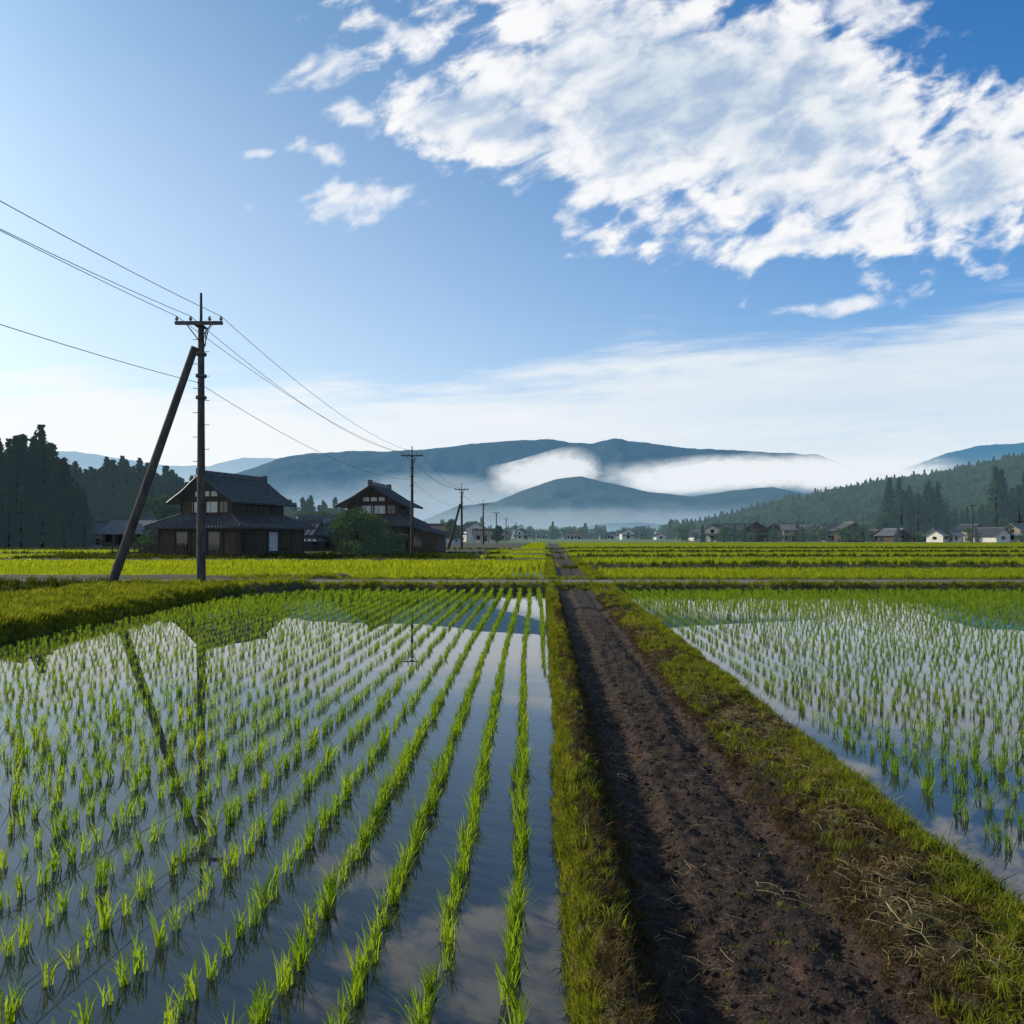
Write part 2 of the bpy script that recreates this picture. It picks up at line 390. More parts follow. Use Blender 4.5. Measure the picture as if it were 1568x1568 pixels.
S=np.concatenate([gpts(2600,lambda y,r:xdr(y)-.15+r*.7,1.6,20,1.35,.50,15,.016),gpts(300,lambda y,r:xdl(y)+r*1.2,1.8,20,1.4,None,15,.010)])
scatter('dry_straw',S,RNG.uniform(.5,1.15,len(S)),c_straw,.12,real=True)
def clod(name,seed):
    bpy.ops.mesh.primitive_ico_sphere_add(subdivisions=2,radius=1); o=bpy.context.object; o.name=name
    r=np.random.default_rng(seed)
    for v in o.data.vertices: v.co*=r.uniform(.75,1.15); v.co.z*=.65
    o.data.materials.append(M_clod); sc.collection.objects.unlink(o); return o
c_clod=source('clod_source',[clod('clod_%d'%i,i) for i in range(4)])
K=gpts(24000,lambda y,r:xL(y)+.15+r*(xdr(y)-xL(y)+.3),1.6,18,1.7,zoff=.0)
scatter('soil_clods',K,.0025+.016*RNG.uniform(size=len(K))**5+.002*RNG.uniform(size=len(K)),c_clod,1.)

# ---------------------------------------------------------------- trees
def leafquads(r,cen,size,nrmbias=None):
    n=len(cen)
    a=r.normal(size=(n,3)); a/=np.linalg.norm(a,axis=1)[:,None]
    b=r.normal(size=(n,3)); b-=a*(a*b).sum(1)[:,None]; b/=np.linalg.norm(b,axis=1)[:,None]
    s=(size*r.uniform(.6,1.3,n))[:,None]
    V=np.stack([cen-a*s-b*s*.25,cen-a*s*.1-b*s*.6,cen+a*s+b*s*.1,cen+a*s*.1+b*s*.6],1).reshape(-1,3)
    return V,np.arange(4*n).reshape(-1,4)
def tubeV(p0,p1,r0,r1,n=7):
    p0=Vector(p0);p1=Vector(p1);d=(p1-p0).normalized(); s=d.orthogonal().normalized(); t=d.cross(s)
    V=[];Fc=[]
    for p,rr in ((p0,r0),(p1,r1)):
        for i in range(n):
            a=2*math.pi*i/n; V.append(p+(s*math.cos(a)+t*math.sin(a))*rr)
    for i in range(n): Fc.append([i,(i+1)%n,n+(i+1)%n,n+i])
    return V,Fc
def assemble(name,parts,mats,link=True):
    V=[];Fc=[];MI=[]
    for (v,f,mi) in parts:
        b=len(V); V.extend([tuple(q) for q in v]); Fc.extend([[b+int(j) for j in q] for q in f]); MI+= [mi]*len(f)
    o=new_mesh(name,V,Fc,mats,link=link); o.data.polygons.foreach_set('material_index',MI); return o
def cedar(name,h,R,seed,n=2200,leaf=.36):
    r=np.random.default_rng(seed); parts=[]
    v,f=tubeV((0,0,-.5),(0,0,h*.93),.28,.04); parts.append((v,f,1))
    nb=44; C_=[]
    for i in range(nb):
        t=(i+.5)/nb; t0=.03+.97*t; z=h*t0; rad=R*(1-t**1.5)**.85*(r.uniform(.7,1.15))+.12
        for kx in range(4):
            az=r.uniform(0,6.283); L_=rad*r.uniform(.6,1.15); m=int(n/nb/4)
            tt=r.uniform(.15,1,m)**.7
            px=np.cos(az)*L_*tt; py=np.sin(az)*L_*tt; pz=z-.25*L_*tt**1.5
            C_.append(np.stack([px,py,pz],-1)+r.normal(0,.17+.10*R*(1-t)/2,(m,3)))
            if kx==0: 
                v,f=tubeV((0,0,z),(math.cos(az)*L_*.8,math.sin(az)*L_*.8,z-.15*L_),.05,.015,4); parts.append((v,f,1))
    cen=np.concatenate(C_); cen=cen[cen[:,2]>.1]; v,f=leafquads(r,cen,leaf); parts.append((v,f,0))
    return assemble(name,parts,[M_cedar,M_trunk],False)
def broad(name,h,R,seed,n=2600,mat=None,link=False,leaf=.3,z0=.3):
    r=np.random.default_rng(seed); parts=[]
    v,f=tubeV((0,0,-.3),(0,0,h*.5),.22*h/12,.13*h/12); parts.append((v,f,1)); C_=[]
    nl=18
    for i in range(nl):
        az=r.uniform(0,6.283); rr=R*math.sqrt(r.uniform(0,1))*.72; zz=h*r.uniform(z0,.86); zz*= (1-.25*(rr/R)**2)
        c=np.array([math.cos(az)*rr,math.sin(az)*rr,zz]); br=R*r.uniform(.25,.45)
        v,f=tubeV((0,0,h*r.uniform(.2,.45)),tuple(c),.09*h/12,.025*h/12,5); parts.append((v,f,1))
        m=n//nl; d=r.normal(size=(m,3)); d/=np.linalg.norm(d,axis=1)[:,None]; d[:,2]*=.75
        C_.append(c+d*br*(r.uniform(.55,1.15,m)[:,None]))
    cen=np.concatenate(C_); cen=cen[cen[:,2]>.05]; v,f=leafquads(r,cen,leaf); parts.append((v,f,0))
    return assemble(name,parts,[mat or M_broad,M_trunk],link)
c_ced=source('cedar_tree_source',[cedar('cedar_a',19,3.6,1),cedar('cedar_b',20.5,3.4,2),cedar('cedar_c',17.5,4.1,3),cedar('cedar_d',18,3.8,4),broad('forest_tree_e',16,5.2,5,2200,mat=M_cedar,leaf=.42,z0=.1)])
c_mix=source('mixed_tree_source',[cedar('cedar_e',14,3.4,5,1100,.5),broad('tree_f',12,5,6,1100,leaf=.55,z0=.15),broad('tree_g',13,5.5,7,1100,leaf=.55,z0=.15),broad('tree_h',11,4.5,8,1000,leaf=.5,z0=.15)])
def poly_pts(n,f): 
    p=[f(RNG.uniform(),RNG.uniform()) for _ in range(n)]; return np.array(p)
def PX(px,y): return (px-784)/F*y
L1=poly_pts(480,lambda a,b:(PX(124,118+b*34)-a*70,118+b*34+a*8,.2))
L1b=poly_pts(60,lambda a,b:(PX(122,116)-a*60,113+b*5,.2))
L2=poly_pts(560,lambda a,b:(PX(315-245*a,195+b*25),195+b*34,.2))
L3=poly_pts(330,lambda a,b:(PX(530-290*a,290+60*b),290+60*b,.2))
edge=1.0-.42*(1-np.clip((PX(124,L1[:,1])-L1[:,0])/8,0,1))**1.5
S1=RNG.uniform(.80,1.06,len(L1))*edge*(1-.08*(L1[:,1]-118)/34)
S1b=RNG.uniform(.25,.5,len(L1b))
ap=(L2[:,0]/L2[:,1]*F+784); S2v=RNG.uniform(.76,.98,len(L2))*np.interp(ap,[70,130,180,245,315],[1.05,1.1,1.25,1.08,.85])
S3=RNG.uniform(.8,1.3,len(L3))
scatter('cedar_forest',np.concatenate([L1,L1b,L2]),np.concatenate([S1,S1b,S2v]),c_ced,.03)
L4=poly_pts(170,lambda a,b:(PX(520+560*a,430+220*b),430+220*b,.2))
L5=poly_pts(60,lambda a,b:(PX(640+170*a,230+160*b),240+160*b,.2))
L5=L5[L5[:,0]<-5]
L6=poly_pts(110,lambda a,b:(PX(1080+520*a,370+30*b),370+30*b,.5))
L7=poly_pts(60,lambda a,b:(PX(1040+560*a,290+50*b),285+50*b,.3))
L8=poly_pts(95,lambda a,b:(PX(1075+560*a,235),229+40*b,.25))
MX=np.concatenate([L3,L4,L5,L6,L7,L8])
scatter('distant_trees',MX,np.concatenate([S3,RNG.uniform(.4,1.0,len(L4)),RNG.uniform(.3,.55,len(L5)),RNG.uniform(.35,.8,len(L6)),RNG.uniform(.25,.6,len(L7)),RNG.uniform(.12,.5,len(L8))]),c_mix,.03)
# wooded hill on the right
hx=np.array([100,151,220,326,415,560,800.]); hz=np.array([0,5,22,33,46,58,64.])
def hillz(x,y):
    r=np.interp(x,hx,hz)*(1+.22*(fbm(x/60,y/60,3,3)-.5)); return r*ss(380,610,y)*(1-.9*ss(650,950,y))+ss(385,460,y)*np.interp(x,[200,260,420],[0,5,12.])
gx,gy=np.meshgrid(np.arange(80,800,8.),np.arange(370,960,8.)); gz=hillz(gx,gy)+.25
n_=gx.shape; idx=np.arange(gx.size).reshape(n_)
M_hill,k=newmat('woodland_floor'); g=k.n('ShaderNodeNewGeometry')
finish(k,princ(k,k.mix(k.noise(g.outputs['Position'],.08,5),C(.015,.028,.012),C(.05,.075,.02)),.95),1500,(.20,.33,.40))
new_mesh('wooded_hill',np.stack([gx,gy,gz],-1).reshape(-1,3),np.stack([idx[:-1,:-1],idx[:-1,1:],idx[1:,1:],idx[1:,:-1]],-1).reshape(-1,4),[M_hill],smooth=True)
hp=np.stack([RNG.uniform(125,600,6500),RNG.uniform(400,640,6500)],-1); hzv=hillz(hp[:,0],hp[:,1]); ok=(hzv>2)&(hp[:,0]<.78*hp[:,1]+30)
hp=np.concatenate([hp[ok],(hzv[ok]-.5)[:,None]],1)
scatter('hillside_trees',hp,RNG.uniform(.5,.95,len(hp)),c_mix,.04); print('hill trees',len(hp))
c1=poly_pts(44,lambda a,b:(PX(1348+95*a,272+25*b),272+25*b,.2)); c2=poly_pts(70,lambda a,b:(PX(1522+160*a,262+35*b),262+35*b,.2)); c3=poly_pts(30,lambda a,b:(PX(1440+90*a,300+25*b),300+25*b,.2))
cc=np.concatenate([c1,c2,c3])
scatter('cedar_grove',cc,np.concatenate([RNG.uniform(.75,1.22,len(c1)),RNG.uniform(.95,1.45,len(c2)),RNG.uniform(.4,.8,len(c3))]),c_ced,.03)

# ---------------------------------------------------------------- mountains
def mountain(name,ydist,prof,depth,c_hi,c_lo,zlo,zhi,fac,seed):
    px=np.array([p[0] for p in prof],float); py=np.array([p[1] for p in prof],float)
    xw=(px-784)/F*ydist; zw=HC+(822-py)/F*ydist
    nx_=420; ny_=70
    xs=np.linspace(xw[0],xw[-1],nx_); v=np.linspace(-1,1,ny_)
    Xg,Vg=np.meshgrid(xs,v); Yg=ydist+Vg*depth
    base=np.interp(Xg,xw,zw)
    w=ydist/14.
    rid=1-np.abs(2*fbm(Xg/w+.4*Vg,Yg/w,5,seed)-1)
    fall=np.clip(1-np.abs(Vg),0,1)**.85
    Zg=base*fall*(1-.55*(1-rid)*(1-np.exp(-(Vg/.35)**2))) + base*(fbm(Xg/(w*.22),Yg/(w*.22),3,seed+5)-.5)*.035*fall
    idx=np.arange(nx_*ny_).reshape(ny_,nx_)
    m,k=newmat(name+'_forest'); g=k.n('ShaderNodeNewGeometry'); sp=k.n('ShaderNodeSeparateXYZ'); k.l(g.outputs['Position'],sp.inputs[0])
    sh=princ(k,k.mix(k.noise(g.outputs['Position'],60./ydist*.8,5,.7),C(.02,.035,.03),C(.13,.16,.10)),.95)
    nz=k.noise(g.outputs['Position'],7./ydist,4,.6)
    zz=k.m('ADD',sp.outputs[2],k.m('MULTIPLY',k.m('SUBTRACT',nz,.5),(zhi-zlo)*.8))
    em=k.n('ShaderNodeEmission'); k.l(k.mix(k.sm(zz,zlo,zhi),C(*c_lo),C(*c_hi)),em.inputs[0])  # air haze painted over the forest as emission, paler towards the foot
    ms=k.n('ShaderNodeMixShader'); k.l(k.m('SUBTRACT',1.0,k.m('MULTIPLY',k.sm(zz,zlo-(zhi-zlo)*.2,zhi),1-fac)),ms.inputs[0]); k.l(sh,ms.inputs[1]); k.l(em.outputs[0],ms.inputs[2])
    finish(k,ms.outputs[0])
    return new_mesh(name,np.stack([Xg,Yg,Zg],-1).reshape(-1,3),np.stack([idx[:-1,:-1],idx[:-1,1:],idx[1:,1:],idx[1:,:-1]],-1).reshape(-1,4),[m],smooth=True)
D1=5200
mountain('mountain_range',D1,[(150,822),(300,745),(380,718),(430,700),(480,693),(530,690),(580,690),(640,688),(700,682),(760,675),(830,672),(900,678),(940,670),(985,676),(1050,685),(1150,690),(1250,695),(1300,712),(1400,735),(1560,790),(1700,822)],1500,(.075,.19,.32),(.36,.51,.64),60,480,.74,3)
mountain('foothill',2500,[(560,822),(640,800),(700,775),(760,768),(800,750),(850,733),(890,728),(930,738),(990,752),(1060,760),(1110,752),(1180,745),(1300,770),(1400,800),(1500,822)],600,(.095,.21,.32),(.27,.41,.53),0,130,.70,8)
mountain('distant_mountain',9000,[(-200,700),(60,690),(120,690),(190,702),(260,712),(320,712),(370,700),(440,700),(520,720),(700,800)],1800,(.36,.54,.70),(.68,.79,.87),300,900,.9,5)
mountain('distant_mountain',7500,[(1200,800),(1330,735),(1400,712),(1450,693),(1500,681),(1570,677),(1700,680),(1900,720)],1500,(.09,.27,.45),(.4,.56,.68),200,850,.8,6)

# mist banks lying in the valley
def mist(name,ydist,px0,px1,pyc,hpx,seed,dens=.9,tilt=0.0,col=(.84,.89,.93)):
    x0=(px0-784)/F*ydist;x1=(px1-784)/F*ydist;zc=HC+(822-pyc)/F*ydist;hh=hpx/F*ydist
    V=[];Fc=[];nn=60
    for i in range(nn+1):
        t=i/nn
        for j in range(9):
            s=j/8*2-1
            V.append((x0+(x1-x0)*t,ydist+.06*ydist*math.sin(t*5+seed)-abs(s)*-hh*.5,zc+s*hh+tilt*(t-.5)*hh))
    for i in range(nn):
        for j in range(8): Fc.append((i*9+j,(i+1)*9+j,(i+1)*9+j+1,i*9+j+1))
    m,k=newmat(name+'_vapour'); tc=k.n('ShaderNodeTexCoord'); sp=k.n('ShaderNodeSeparateXYZ'); k.l(tc.outputs['Generated'],sp.inputs[0])
    mp=k.n('ShaderNodeMapping'); k.l(tc.outputs['Generated'],mp.inputs[0]); asp=(px1-px0)/(2*hpx)
    mp.inputs['Scale'].default_value=(asp*.45,1,1.1); mp.inputs['Location'].default_value=(seed*3.1,0,0)
    nz=k.noise(mp.outputs[0],2.6,6,.62,.3)
    u=k.m('ABSOLUTE',k.m('MULTIPLY',k.m('SUBTRACT',sp.outputs[0],.5),2.)); v=k.m('ABSOLUTE',k.m('MULTIPLY',k.m('SUBTRACT',sp.outputs[2],.5),2.))
    e=k.m('MULTIPLY',k.m('SUBTRACT',1.0,k.m('POWER',u,2.4)),k.m('SUBTRACT',1.0,k.m('POWER',v,1.5)))
    al=k.m('MULTIPLY',k.sm(k.m('MULTIPLY',e,k.m('ADD',nz,.25)),.14,.62),dens)
    d=k.n('ShaderNodeEmission'); d.inputs[0].default_value=C(*col)  # mist sheet is unlit; its daylight brightness is put in as emission
    tr=k.n('ShaderNodeBsdfTransparent'); ms=k.n('ShaderNodeMixShader'); k.l(al,ms.inputs[0]); k.l(tr.outputs[0],ms.inputs[1]); k.l(d.outputs[0],ms.inputs[2])
    finish(k,ms.outputs[0])
    o=new_mesh(name,V,np.array(Fc),[m],smooth=True); return o
mist('mist_bank',3600,730,930,724,30,1,.95,.9)
mist('mist_bank',3500,880,1400,728,34,2,1.0,.1)
mist('mist_bank',3400,520,860,755,36,3,.35,col=(.58,.69,.77))
mist('mist_bank',1900,440,1250,795,26,4,.3,col=(.50,.62,.70))
mist('mist_bank',3450,1150,1500,720,42,5,.95)
mist('mist_bank',3300,940,1180,735,26,6,.95)

# ---------------------------------------------------------------- box/mesh builder for built objects
class B:
    def __init__(s): s.V=[];s.F=[];s.M=[]
    def add(s,v,f,mi=0):
        b=len(s.V); s.V+= [tuple(q) for q in v]; s.F+=[[b+j for j in q] for q in f]; s.M+=[mi]*len(f)
    def box(s,x0,x1,y0,y1,z0,z1,mi=0):
        v=[(x0,y0,z0),(x1,y0,z0),(x1,y1,z0),(x0,y1,z0),(x0,y0,z1),(x1,y0,z1),(x1,y1,z1),(x0,y1,z1)]
        s.add(v,[(0,3,2,1),(4,5,6,7),(0,1,5,4),(1,2,6,5),(2,3,7,6),(3,0,4,7)],mi)
    def tube(s,p0,p1,r0,r1,n=10,mi=0):
        v,f=tubeV(p0,p1,r0,r1,n); f=f+[list(range(n))[::-1],list(range(n,2*n))]; s.add(v,f,mi)
    def slope(s,e0,e1,t1,t0,th=.14,rib=.32,mi=0,ribmi=0):
        e0,e1,t1,t0=map(Vector,(e0,e1,t1,t0)); nrm=(e1-e0).cross(((t0+t1)-(e0+e1))).normalized()
        if nrm.z<0: nrm=-nrm
        q=[e0,e1,t1,t0]; v=q+[p-nrm*th for p in q]
        s.add(v,[(0,1,2,3),(7,6,5,4),(0,4,5,1),(1,5,6,2),(2,6,7,3),(3,7,4,0)],mi)
        n=max(2,int((e1-e0).length/rib)); d=(e1-e0).normalized()
        for i in range(n+1):
            t=i/n; a=e0.lerp(e1,t); b_=t0.lerp(t1,t); a=a+nrm*.002; b_=b_+nrm*.002
            w=d*.06; v=[a-w,a+w,a+nrm*.07,b_-w,b_+w,b_+nrm*.07]
            s.add(v,[(0,1,2),(5,4,3),(0,2,5,3),(2,1,4,5)],ribmi)
    def obj(s,name,mats,parent=None):
        o=new_mesh(name,s.V,s.F,mats); o.data.polygons.foreach_set('material_index',s.M)
        if parent: o.parent=parent
        return o
def empty(name,loc,rot=0,sc_=1):
    e=bpy.data.objects.new(name,None); e.location=loc; e.rotation_euler=(0,0,math.radians(rot)); e.scale=(sc_,)*3; sc.collection.objects.link(e); return e

def big_house(name,loc,rot,W1=8.2,L1=8.2,W2=5.4,L2=6.8,zl=2.5,zu0=3.5,zu1=4.85,zr=7.0,ov=.85,ov2=.85,annex=False):
    E=empty(name,loc,rot); w,l=W1/2,L1/2; a,c=W2/2,L2/2
    b=B(); b.box(-w,w,-l,l,0,zl+.25); b.box(-a,a,-c,c,zl+.25,zu1+.1)
    x=-w
    while x<w: b.box(x,x+.05,-l-.03,-l-.002,.3,zl); b.box(x,x+.05,l+.002,l+.03,.3,zl); x+=.3
    y=-l
    while y<l: b.box(w+.002,w+.03,y,y+.05,.3,zl); b.box(-w-.03,-w-.002,y,y+.05,.3,zl); y+=.3
    b.obj('walls',[M_wood],E)
    b=B()
    for i in range(6):
        x=-w+ (2*w)*i/5; b.box(x-.09,x+.09,-l-.12,-l-.035,0,zl)
        y=-l+(2*l)*i/5; b.box(w+.035,w+.12,y-.09,y+.09,0,zl)
    b.box(-w-.13,w+.13,-l-.16,-l-.125,zl-.25,zl-.05); b.box(w+.125,w+.16,-l-.1,l,zl-.25,zl-.05)
    for i in range(5):
        x=-a+2*a*i/4; b.box(x-.07,x+.07,-c-.09,-c-.004,zu0-.3,zu1)
        y=-c+2*c*i/4; b.box(a+.004,a+.09,y-.07,y+.07,zu0-.3,zu1)
    b.box(-w-.3,w+.3,-l-.3,l+.3,-.35,.12)
    b.obj('timber_frame',[M_beam],E)
    b=B(); W=w+ov;Lq=l+ov; ze=zl-.05; zt=zu0
    b.slope((-W,-Lq,ze),(W,-Lq,ze),(a,-c,zt),(-a,-c,zt)); b.slope((W,-Lq,ze),(W,Lq,ze),(a,c,zt),(a,-c,zt))
    b.slope((W,Lq,ze),(-W,Lq,ze),(-a,c,zt),(a,c,zt)); b.slope((-W,Lq,ze),(-W,-Lq,ze),(-a,-c,zt),(-a,c,zt))
    for sx in(-1,1):
        for sy in (-1,1): b.tube((sx*W,sy*Lq,ze+.08),(sx*a,sy*c,zt+.1),.13,.13,8)
    b.obj('lower_roof',[M_tile],E)
    b=B(); g_=c+ov2; xm=(a+ov2)*.52; zm=zu1-.25+(zr-zu1+.25)*.42; ze2=zu1-.25; xe=a+ov2
    for s in (-1,1):
        b.slope((s*xe,-g_,ze2),(s*xe,g_,ze2),(s*xm,g_,zm),(s*xm,-g_,zm))
        b.slope((s*xm,-g_,zm+.003),(s*xm,g_,zm+.003),(0,g_,zr),(0,-g_,zr))
    b.obj('upper_roof',[M_tile],E)
    b=B(); b.box(-.17,.17,-g_-.05,g_+.05,zr-.05,zr+.22); b.tube((0,-g_-.1,zr+.25),(0,g_+.1,zr+.25),.13,.13,8)
    for s in (-1,1):
        b.box(-.25,.25,s*(g_+.02)-.08,s*(g_+.02)+.08,zr-.05,zr+.5)
    b.obj('ridge_cap',[M_tile],E)
    b=B()
    for s in (-1,1):
        y=s*(c+.0)
        b.add([(-a,y,zu1-.0),(a,y,zu1-.0),(xm*.95,y,zm-.05),(0,y,zr-.2),(-xm*.95,y,zm-.05)],[(0,1,2,3,4)],0)
        yy=y+s*.06
        for xb in (-1.3,-.45,.45,1.3): b.box(xb-.06,xb+.06,min(y+s*.004,yy),max(y+s*.004,yy),zu1,zr-.35-abs(xb)*.72,1)
        yy2=y+s*.10
        b.box(-a*.9,a*.9,min(y+s*.062,yy2),max(y+s*.062,yy2),zu1+.02,zu1+.2,1)
        for xb in (-.87,0,.87): 
            yp=y+s*.03; b.box(xb-.33,xb+.33,min(y+s*.004,yp),max(y+s*.004,yp),zu1+.3,zu1+.72,2)
    for s in (-1,1):
        for sx in (-1,1):
            y=s*(g_+.02); b.tube((sx*xe,y,ze2-.1),(sx*xm,y,zm-.1),.09,.09,4,1); b.tube((sx*xm,y,zm-.1),(0,y,zr-.1),.09,.09,4,1)
    b.obj('gable',[M_wood,M_beam,M_plaster],E)
    b=B()
    zz=zu0+.25
    for (x0,x1,mi) in ((-.55*a,-.1*a,1),(-.06*a,.45*a,1),(.55*a,.85*a,0)):
        b.box(x0,x1,-c-.05,-c-.003,zz,zu1-.2,mi); b.box(x0-.05,x1+.05,-c-.08,-c-.052,zz-.06,zz,2); b.box((x0+x1)/2-.02,(x0+x1)/2+.02,-c-.07,-c-.052,zz,zu1-.2,2)
    for i in range(4):
        y0=-c+.4+i*(2*c-.8)/4; b.box(a+.003,a+.05,y0+.08,y0+1.1,zz,zu1-.25,0); b.box(a+.052,a+.08,y0+.56,y0+.62,zz,zu1-.25,2)
    for i in range(5):
        x0=-w+.2+i*(2*w)/5; 
        if i in (1,3,4): b.box(x0+.05,x0+1.2,-l-.06,-l-.035,.5 if i!=4 else .15,zl-.45,0 if i!=4 else 3)
        y0=-l+.2+i*(2*l)/5
        if i in (0,2,3): b.box(w+.035,w+.06,y0+.05,y0+1.2,.4,zl-.45,0 if i!=2 else 1)
    b.obj('windows',[M_glass,M_shoji,M_beam,M_wood],E)
    if annex:
        b=B(); b.box(w+.0,w+3.2,-l+1,l-1.5,0,2.2,0); b.slope((w+3.8,-l+.5,2.0),(w+3.8,l-1,2.0),(w+.05,l-1,2.95),(w+.05,-l+.5,2.95),mi=1,ribmi=1)
        b.box(w+.6,w+1.6,-l+.95,-l+.997,.3,1.8,2)
        b.obj('lean_to',[M_wood,M_tile,M_glass],E)
    return E
big_house('farmhouse',(PX(358,67),67,.35),-20,W1=8.6,L1=8.6,annex=False)
big_house('farmhouse',(PX(582,82),82,.35),-8,W1=7.6,L1=7,W2=5.6,L2=4.2,zl=2.9,zu0=3.9,zu1=5.2,zr=7.2,ov2=1.2,annex=True)

def small_house(loc,rot,W,L,hw,hr,wm,rm,name='village_house',skirt=True):
    E=empty(name,loc,rot); w,l=W/2,L/2; b=B(); b.box(-w,w,-l,l,-.3,hw,0)
    for s in (-1,1): b.add([(s*w,-l,hw),(s*w,l,hw),(s*w,0,hr-.15)],[(0,1,2)],0)
    b.obj('walls',[wm],E); b=B()
    sl=(hr-hw)/l; yo=.9
    for s in (-1,1): b.slope((-w-.8,s*(l+yo),hw-sl*yo),(w+.8,s*(l+yo),hw-sl*yo),(w+.8,0,hr),(-w-.8,0,hr),rib=.6)
    b.box(-w-.85,w+.85,-.18,.18,hr-.05,hr+.3)
    zt_=hw*.5+.75
    if skirt:
        b.slope((-w-1.5,-l-1.7,hw*.5),(w+1.5,-l-1.7,hw*.5),(w+.1,-l-.01,zt_),(-w-.1,-l-.01,zt_),rib=.6)
        for s in (-1,1): b.slope((s*(w+1.5),-l-1.7,hw*.5),(s*(w+1.5),l+.5,hw*.5),(s*(w+.01),l,zt_),(s*(w+.01),-l,zt_),rib=.6)
    b.obj('roof',[rm],E); b=B(); n=int(W/2.2)
    top=hw*.5-.1 if skirt else min(hw-.7,2.1)
    for i in range(n):
        x=-w+.5+i*2.15
        if x+1.3<w: b.box(x,x+1.3,-l-.06,-l-.004,.3 if i%2 else .8,top,0); 
        if x+1.2<w and i%2==0 and hw>3.5: b.box(x,x+1.2,-l-.05,-l-.004,hw*.5+.85,hw-.25,0)
    for s in (-1,1):
        b.box(min(s*(w+.004),s*(w+.05)),max(s*(w+.004),s*(w+.05)),-.7,.7,.8,top,0)
        if hw>3.5: b.box(min(s*(w+.004),s*(w+.05)),max(s*(w+.004),s*(w+.05)),-.6,.6,hw*.5+.95,hw-.1,0)
    b.obj('windows',[M_glass],E)
    b=B(); b.box(-w-.08,w+.08,-l-.1,-l-.062,hw-.2,hw-.05,0)
    for i in range(4): x=-w+W*i/3; b.box(x-.08,x+.08,-l-.1,-l-.062,0,top,0)
    b.obj('frame',[M_beam],E); return E
R=random.Random(4)
vill=[(1098,252),(1130,300),(1158,258),(1186,290),(1213,245),(1240,285),(1268,258),(1300,240),(1334,268),(1368,248),(1412,256),(1446,234),(1484,250),(1518,234),(1560,244),(1610,250),(1650,240),(1325,315),(1065,330),
      (655,172),(688,205),(722,262),(742,232),(700,300),(668,250),(770,330),(800,420),(880,460),(930,500),(985,520),(1010,420),(1040,470),(832,600),(960,430)]
for i,(px,y) in enumerate(vill):
    two=R.random()<.5
    hw=R.uniform(4.2,4.8) if two else R.uniform(2.4,3.0)
    Lw=R.uniform(4.5,7.5)
    small_house((PX(px,y),y,.3),R.choice([R.uniform(-35,35),R.uniform(50,110)]),R.uniform(5.5,11),Lw,hw,hw+Lw*R.uniform(.24,.34),R.choice([M_plaster,M_wood,M_ochre,M_plaster]),R.choice([M_tile,M_tile,M_tile3,M_tile2]),skirt=two and R.random()<.6)
small_house((PX(498,92),92,.3),10,5,4.5,2.6,4.2,M_wood,M_tile2,'storage_shed',False)
small_house((PX(212,128),128,.3),-15,9,6,2.8,4.8,M_wood,M_tile2,'storage_shed',False)
small_house((PX(160,150),150,.3),10,8,6,2.8,4.6,M_wood,M_tile,'storage_shed')
small_house((PX(455,90),90,.3),-5,4.5,4.5,2.4,3.6,M_wood,M_tile,'storage_shed')
# yard shrubs
bush=broad('shrub',4.0,3.2,41,9000,M_broad,True,.11,.12); bush.location=(PX(548,64),64,.25)
bush=broad('shrub',2.3,1.7,42,3500,M_broad,True,.1,.1); bush.location=(PX(598,66),66.5,.25)
bush=broad('shrub',2.0,1.6,43,3000,M_broad,True,.1,.1); bush.location=(PX(232,68),68,.25)
for i,(px,y,h) in enumerate([(250,112,9.),(480,120,7.5),(505,100,5.),(690,150,6.),(762,160,4.5),(640,110,4)]):
    t=broad('garden_tree',h,h*.35,60+i,3500,M_broad,True,.2,.3); t.location=(PX(px,y),y,.2)

# garden fence by the farmhouse
E=empty('wooden_fence',(PX(228,63),63,.3),4); b=B()
for i in range(14): b.box(-3+i*.45-.05,-3+i*.45+.05,-.03,.03,0,1.1+.06*math.sin(i*3))
b.obj('posts',[M_wood],E); b=B(); b.box(-3.1,3.1,-.06,-.035,.35,.45); b.box(-3.1,3.1,-.06,-.035,.85,.95); b.obj('rails',[M_wood],E)

